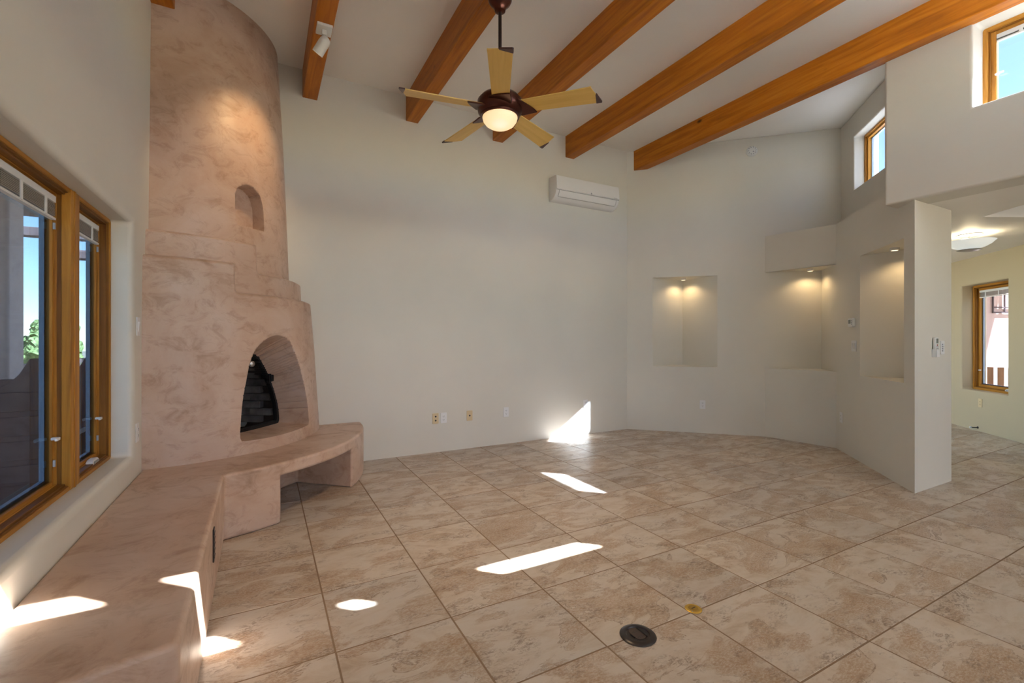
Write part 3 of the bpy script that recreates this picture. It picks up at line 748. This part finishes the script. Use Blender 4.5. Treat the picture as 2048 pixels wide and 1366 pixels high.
MB().box(-.03, .03, -.004, .004, .1795, .1815).build('lettering', M_greyp, r).location = (.43, -.014, -.001)
# puck lights in the niches
def puck(p, label, e):
    r = tag(empty('puck_light', p), label, 'puck light', 'niche puck lights')
    MB().lathe([(0, 0), (.035, 0), (.036, -.004), (.036, -.022), (.030, -.026), (.028, -.024), (0, -.024)], 28).build('housing', M_white, r, smooth=True)
    MB().lathe([(0, -.0238), (.027, -.0238), (.024, -.027), (0, -.028)], 24).build('lens', M_puck, r, smooth=True)
    l = lamp('puck_bulb', 'SPOT', (0, 0, -.034), e, (1, .70, .36), r, spot_size=math.radians(150), spot_blend=.6, shadow_soft_size=.02)
puck((5.13, 4.485, 2.10), 'lit puck light in the top of the niche on the angled wall', 7)
puck((5.90, 3.22, 2.115), 'lit puck light in the open corner niche of the partition', 7)
puck((5.17, 2.07, 2.105), 'lit puck light in the niche at the hall end of the partition', 7)

# ------------------------------------------------------------------ ceiling fan
fan = tag(empty('ceiling_fan', (1.405, 2.774, 2.80)), 'five blade ceiling fan with maple blades, bronze motor and lit amber bowl', 'ceiling fan')
MB().lathe([(0, .80), (.075, .80), (.078, .785), (.074, .775), (.080, .765), (.080, .745), (.070, .725), (.050, .705), (.040, .690), (.036, .672), (.022, .664), (0, .664)], 36).build('canopy', M_bronze, fan, smooth=True)
MB().lathe([(0, .10), (.0115, .10), (.0115, .675), (0, .675)], 16).build('downrod', M_rod, fan, smooth=True)
MB().lathe([(0, .135), (.020, .135), (.024, .12), (.03, .105), (.085, .098), (.130, .086), (.152, .06), (.156, .02), (.148, -.015), (.130, -.032), (0, -.032)], 44).build('motor_housing', M_bronze, fan, smooth=True)
MB().lathe([(0, -.028), (.122, -.028), (.128, -.034), (.124, -.045), (.112, -.048), (0, -.048)], 40).build('light_ring', M_bronze, fan, smooth=True)
MB().lathe([(.0, -.040), (.117, -.040), (.119, -.050), (.114, -.070), (.098, -.092), (.070, -.110), (.036, -.120), (0, -.123)], 40).build('light_bowl', M_bowl, fan, smooth=True)
def blade_mesh():
    n = 14; V = []; Fc = []
    th = .006
    prof_ = []
    for k in range(n+1):
        t = k/n; r = .115+.545*t
        wl = .052+.020*t; wr = .060+.014*t
        prof_.append((r, -wl, wr))
    top = [(r, b) for r, a, b in prof_]; bot = [(r, a) for r, a, b in prof_]
    # slanted tip
    poly = bot[:-1]+[(bot[-1][0]-.045, bot[-1][1]), (top[-1][0]+.012, top[-1][1])]+top[:-1][::-1]
    return poly, th
poly, th = blade_mesh()
tilt = math.radians(13)
for k in range(5):
    a = math.radians(27+72*k)
    mtx = Matrix.Rotation(a, 4, 'Z') @ Matrix.Translation((0, 0, .012)) @ Matrix.Rotation(-tilt, 4, 'X')
    b = MB().prism(poly, -th/2, th/2).build('blade', M_blade, fan)
    b.matrix_local = mtx
    tp = MB().prism([(.676, .068), (.674, .076), (.638, .0765), (.640, .0), (.648, -.006)], -th/2-.0015, th/2+.0015).build('blade_tip', M_blade_tip, b)
    up_ = [(.070, .070), (.150, .080)]+[(.150+.095*math.sin(math.pi/2*(1-t)), .080-.155*t**1.3) for t in (.12, .25, .4, .55, .7, .85, 1)]
    MB().prism([(.070, -.062)]+up_[::-1], -.013, -.0032).build('blade_bracket', M_bronze, b, bevel=.003, seg=2)
lamp('fan_bulb', 'AREA', (0, 0, -.128), 16, (1, .72, .44), fan, shape='DISK', size=.2, spread=math.radians(130))

# ------------------------------------------------------------------ spotlight on the first beam
sp = tag(empty('spotlight', (.398, 3.722, 3.6)), 'white bullet spotlight under the beam, aimed at the chimney', 'spotlight')
MB().prism(rrect(.108, .128, .004), -.020, 0).build('mounting_plate', M_whitesatin, sp, bevel=.002, seg=2)
MB().box(-.016, .016, -.016, .016, -.055, -.018).build('socket', M_whitesatin, sp, bevel=.004)
MB().lathe([(0, -.09), (.008, -.09), (.008, -.05), (0, -.05)], 12).build('stem', M_whitesatin, sp)
aim = (Vector((-.13, 4.25, 2.62))-Vector((.398, 3.722, 3.49))).normalized()
hd = MB().lathe([(0, -.055), (.016, -.052), (.030, -.042), (.038, -.025), (.040, 0), (.040, .085), (.037, .085), (.036, .05), (0, .05)], 32).build('lamp_head', M_whitesatin, sp, smooth=True)
hd.location = (-.005, .0, -.118); hd.rotation_euler = aim.to_track_quat('Z', 'Y').to_euler()
MB().lathe([(0, .052), (.034, .052), (.034, .056), (0, .056)], 24).build('lens', M_spotlens, hd)
l = lamp('spot_bulb', 'SPOT', Vector((-.005, 0, -.118))+aim*.10, 46, (1, .66, .32), sp, spot_size=math.radians(72), spot_blend=1.0, shadow_soft_size=.03)
l.rotation_euler = aim.to_track_quat('-Z', 'Y').to_euler()

# ------------------------------------------------------------------ hall ceiling lamp
fl_ = tag(empty('flush_ceiling_light', (6.75, 2.03, LOW+.006)), 'semi flush ceiling light with white glass bowl in the hall', 'ceiling light')
MB().lathe([(0, 0), (.10, 0), (.11, -.008), (.09, -.02), (0, -.022)], 32).build('ceiling_plate', M_steel, fl_, smooth=True)
MB().tube([(0, 0, -.02), (0, 0, -.16)], .008).build('stem', M_steel, fl_)
for sx in (-1, 1): MB().tube([(0, 0, -.04), (sx*.07*S2, sx*-.07*S2, -.045), (sx*.09*S2, sx*-.09*S2, -.06)], .007).build('arm', M_steel, fl_)
mb = MB().lathe([(.0, -.165), (.07, -.158), (.13, -.138), (.175, -.11), (.205, -.078), (.21, -.074), (.172, -.103), (.13, -.13), (.07, -.15), (0, -.157)], 40)
bo = mb.build('glass_bowl', M_farbowl, fl_, smooth=True); bo.scale = (1.0, 1.0, 1.0)
MB().lathe([(0, -.185), (.05, -.182), (.10, -.17), (.105, -.166), (.04, -.172), (0, -.17)], 28).build('finial_plate', M_steel, fl_, smooth=True)
for sx in (-1, 1): MB().lathe([(0, -.10), (.022, -.098), (.032, -.082), (.030, -.066), (.016, -.054), (0, -.05)], 18, (sx*.09*S2, sx*-.09*S2, 0)).build('bulb', M_bulb, fl_, smooth=True)
lamp('hall_bulb', 'POINT', (0, 0, -.085), 8, (1, .80, .48), fl_, shadow_soft_size=.06)

# ------------------------------------------------------------------ floor fittings
r = tag(empty('floor_outlet', (1.389, 1.453, 0)), 'black oval floor outlet box with open cover in the tiles', 'floor outlet')
MB().lathe([(0, 0), (.074, 0), (.076, .002), (.070, .006), (.054, .0085), (.050, .0078), (.048, .004), (0, .004)], 44).build('flange', M_black, r, smooth=True)
MB().prism(rrect(.075, .052, .020), .0035, .0065).build('socket_plate', mat('dark_brown_socket', (.05, .030, .022), .5), r, bevel=.001, seg=1).location = (-.004, .0, 0)
for sx in (-.017, .017):
    for sy in (-.006, .006): MB().box(sx-.005, sx+.005, sy-.0012, sy+.0012, .0062, .0068).build('slot', M_dark, r)
    MB().box(sx-.002, sx+.002, -.015, -.011, .0062, .0068).build('ground_hole', M_dark, r)
MB().box(-.032, .030, .021, .0245, .004, .0095).build('hinge', M_blackm, r)
MB().box(-.012, .012, -.031, -.028, .004, .0095).build('finger_lip', M_blackm, r)
r.rotation_euler.z = math.radians(-90)
r = tag(empty('brass_floor_plug', (1.752, 1.474, 0)), 'small round brass floor plug on a grout crossing', 'floor plug')
MB().lathe([(0, 0), (.037, 0), (.038, .002), (.034, .0045), (.027, .0045), (.025, .0035), (0, .0035)], 36).build('ring', M_brass, r, smooth=True)
MB().lathe([(0, .003), (.0235, .003), (.022, .0052), (0, .0056)], 30).build('plug', M_brassd, r, smooth=True)
MB().box(-.012, .012, -.0018, .0018, .0052, .0062).build('slot', M_dark, r)
MB().lathe([(0, .004), (.003, .004), (.0028, .0055), (0, .0057)], 8, (-.026, -.016, 0)).build('screw', M_steel, r)
r = tag(empty('door_stop', matrix=onwall((8.60, 2.50, .045), N4)), 'black door stop on the hall wall near the floor', 'door stop')
MB().lathe([(0, 0), (.016, 0), (.016, .006), (.006, .008), (.006, .075), (0, .075)], 14).build('rod', M_black, r)
MB().lathe([(0, .07), (.012, .07), (.013, .085), (.009, .092), (0, .093)], 14).build('rubber_tip', M_white, r)

# ------------------------------------------------------------------ outside
g_ = MB().prism([(-60, -40), (60, -40), (60, 80), (-60, 80)], -.5, -.30).build('ground', M_ground); struct(g_, 'dry tan ground outside')
dk = struct(MB().prism([(-1.06, 1.0), (-1.06, 12), (-3.4, 12), (-3.4, 1.0)], -.29, -.04).build('porch_slab', paint('porch_concrete', (.45, .36, .30), .1, .3, .9)), 'porch slab outside the left window')
def post(x, y, label, w=.16, h=2.9):
    r = tag(empty('porch_post', (x, y, -.04)), label, 'post', 'porch posts')
    MB().box(-w/2, w/2, -w/2, w/2, 0, h-.32).build('shaft', M_porch, r, bevel=.015)
    MB().box(-w/2-.03, w/2+.03, -w/2-.03, w/2+.03, 0, .14).build('plinth', M_porch, r, bevel=.008)
    MB().prism([(-.42, -.07), (.42, -.07), (.42, .07), (-.42, .07)], h-.32, h-.16).build('corbel', M_porch, r, bevel=.03)
post(-2.49, 9.9, 'brown porch post seen through the narrow casement', .10); post(-4.3, 9.9, 'brown porch post at the outer porch corner')
o = MB().box(-5.0, -1.0, 9.8, 10.0, 2.86, 3.0).build('porch_lintel', M_porch, bevel=.01); tag(o, 'horizontal brown porch beam outside the left window', 'beam')
struct(MB().box(-4.2, -1.055, .8, 9.0, 3.0, 3.15).build('porch_shade_roof', M_porch), 'dark wooden roof added to shade the porch outside the left window')  # added to keep sun and sky off the wing wall and porch
slab = MB().prism([(-6.0, 6.4), (-2.24, 6.4), (-2.24, 6.75), (-6.0, 6.75)], -.3, 3.0).build('wing_wall', M_stucco, bevel=.03); tag(slab, 'shaded stucco wing wall outside the large casement', 'wall')
# patio bench with swept end panel
r = tag(empty('patio_bench', (-1.62, 5.0, -.04)), 'dark wooden patio bench with a swept up end outside the window', 'bench')
def sweep(y0, y1, name):
    prof_ = [(-1.2, 0), (-1.2, .89), (-.45, .90), (-.26, .91), (-.17, .925), (-.11, .96), (-.06, 1.02), (-.025, 1.09), (0, 1.14), (.065, 1.14), (.085, 1.03), (.11, .85), (.12, 0)]
    n = len(prof_)
    return mesh_obj(name, [(x, y0, z) for x, z in prof_]+[(x, y1, z) for x, z in prof_], [list(range(n))[::-1], list(range(n, 2*n))]+[[i, (i+1) % n, n+(i+1) % n, n+i] for i in range(n)], M_porch, r, bevel=.01, seg=2)
sweep(-.04, .03, 'end_panel'); sweep(1.3, 1.37, 'end_panel')
for k in range(4): MB().box(-1.2, .11, -.055, -.038, .16+k*.19, .31+k*.19).build('rail', M_porch, r, bevel=.006)
MB().box(-1.15, .10, .0, 1.3, .40, .45).build('seat', M_porch, r, bevel=.006)
# porch railing
rl = tag(empty('porch_railing', (-3.0, 9.0, -.04)), 'low porch railing with pickets outside the narrow casement', 'railing')
MB().box(-.04, .04, -1.5, 3.0, .86, .94).build('top_rail', M_porch, rl); MB().box(-.03, .03, -1.5, 3.0, .10, .16).build('bottom_rail', M_porch, rl)
for k in range(22): MB().box(-.015, .015, -1.4+k*.2, -1.36+k*.2, .16, .86).build('picket', M_porch, rl)
# trees
def tree(x, y, h, w, label):
    r = tag(empty('pinon_tree', (x, y, -.3)), label, 'tree', 'pinon trees on the slope'); bm = bmesh.new()
    for k in range(26):
        a = random.uniform(0, 6.28); t = random.random(); rr = w*(1-.55*t)*random.uniform(.2, 1)
        rr *= .72
        mt = Matrix.Translation((rr*math.cos(a), rr*math.sin(a), h*(.22+.70*t))) @ Matrix.Diagonal((1, 1, .85, 1))
        res = bmesh.ops.create_icosphere(bm, subdivisions=3, radius=w*random.uniform(.24, .40), matrix=mt)
    for v in bm.verts: v.co += Vector((random.uniform(-1, 1), random.uniform(-1, 1), random.uniform(-1, 1)))*.09
    bm_obj('foliage', bm, M_leaf, r); MB().tube([(0, 0, 0), (.05, 0, h*.5)], [.14, .06], 8).build('trunk', M_bark, r)
tl = ['leftmost piñon tree beyond the porch', 'second piñon tree from the left beyond the porch', 'third piñon tree from the left beyond the porch', 'fourth piñon tree from the left beyond the porch', 'rightmost piñon tree beyond the porch']
for k, (x, y, h) in enumerate(((-15.5, 31, 2.7), (-12.0, 30, 2.55), (-9.0, 30, 2.5), (-6.0, 30, 2.5), (-3.0, 31, 2.6))): tree(x, y, h, 1.5, tl[k])
o = MB().box(-7, 12, -8.9, -8.6, -.3, 2.0).build('bounce_block_wall', M_stucco); tag(o, 'unseen stucco wall added behind the camera to block light off the sunlit ground', 'wall')  # added out of view: hides sunlit ground so less bounce enters
# courtyard outside the hall window
cw = MB().prism([(9.3, 4.75), (15.0, 2.242), (15.1, 2.5), (9.4, 5.0)], -.3, 4.2).build('courtyard_wall', M_stucco); tag(cw, 'sunlit stucco courtyard wall outside the hall window', 'wall')
struct(MB().prism([(9.75, 3.30), (9.9, 4.45), (12.75, 3.21), (14.6, .95), (11.0, -1.2), (8.05, 1.45)], 2.9, 3.05).build('courtyard_shadow_roof', M_stucco), 'unseen roof added to shade the hall window and part of the courtyard wall')  # added out of view: outline shaped to cast the slanted shadow, shades hall window
ch_ = tag(empty('patio_chair', (11.42, 2.95, -.25)), 'wooden patio chair outside the hall window', 'chair'); ch_.rotation_euler.z = math.radians(290)
for sx in (-.27, .27):
    for sy in (-.27, .27): MB().box(sx-.03, sx+.03, sy-.03, sy+.03, 0, .62 if sy < 0 else 1.0).build('leg', M_patio, ch_)
    MB().box(sx-.05, sx+.05, -.34, .30, .62, .65).build('armrest', M_patio, ch_)
MB().box(-.27, .27, -.27, .27, .38, .42).build('seat', M_patio, ch_)
for k in range(4): MB().box(-.22+k*.13, -.14+k*.13, .25, .28, .42, 1.0).build('back_slat', M_patio, ch_)
tr = tag(empty('trellis', (12.36, 3.392, 1.76)), 'dark square metal trellis on the courtyard wall', 'trellis'); tr.rotation_euler.z = math.radians(-23.75)
for k in range(4): MB().box(k*.25-.012, k*.25+.012, -.024, -.004, 0, 1.0).build('upright', M_porch, tr)
for k in range(4): MB().box(-.012, .762, -.024, -.004, (0, .10, .55, .98)[k]-.0, (0, .10, .55, .98)[k]+.022).build('crossbar', M_porch, tr)
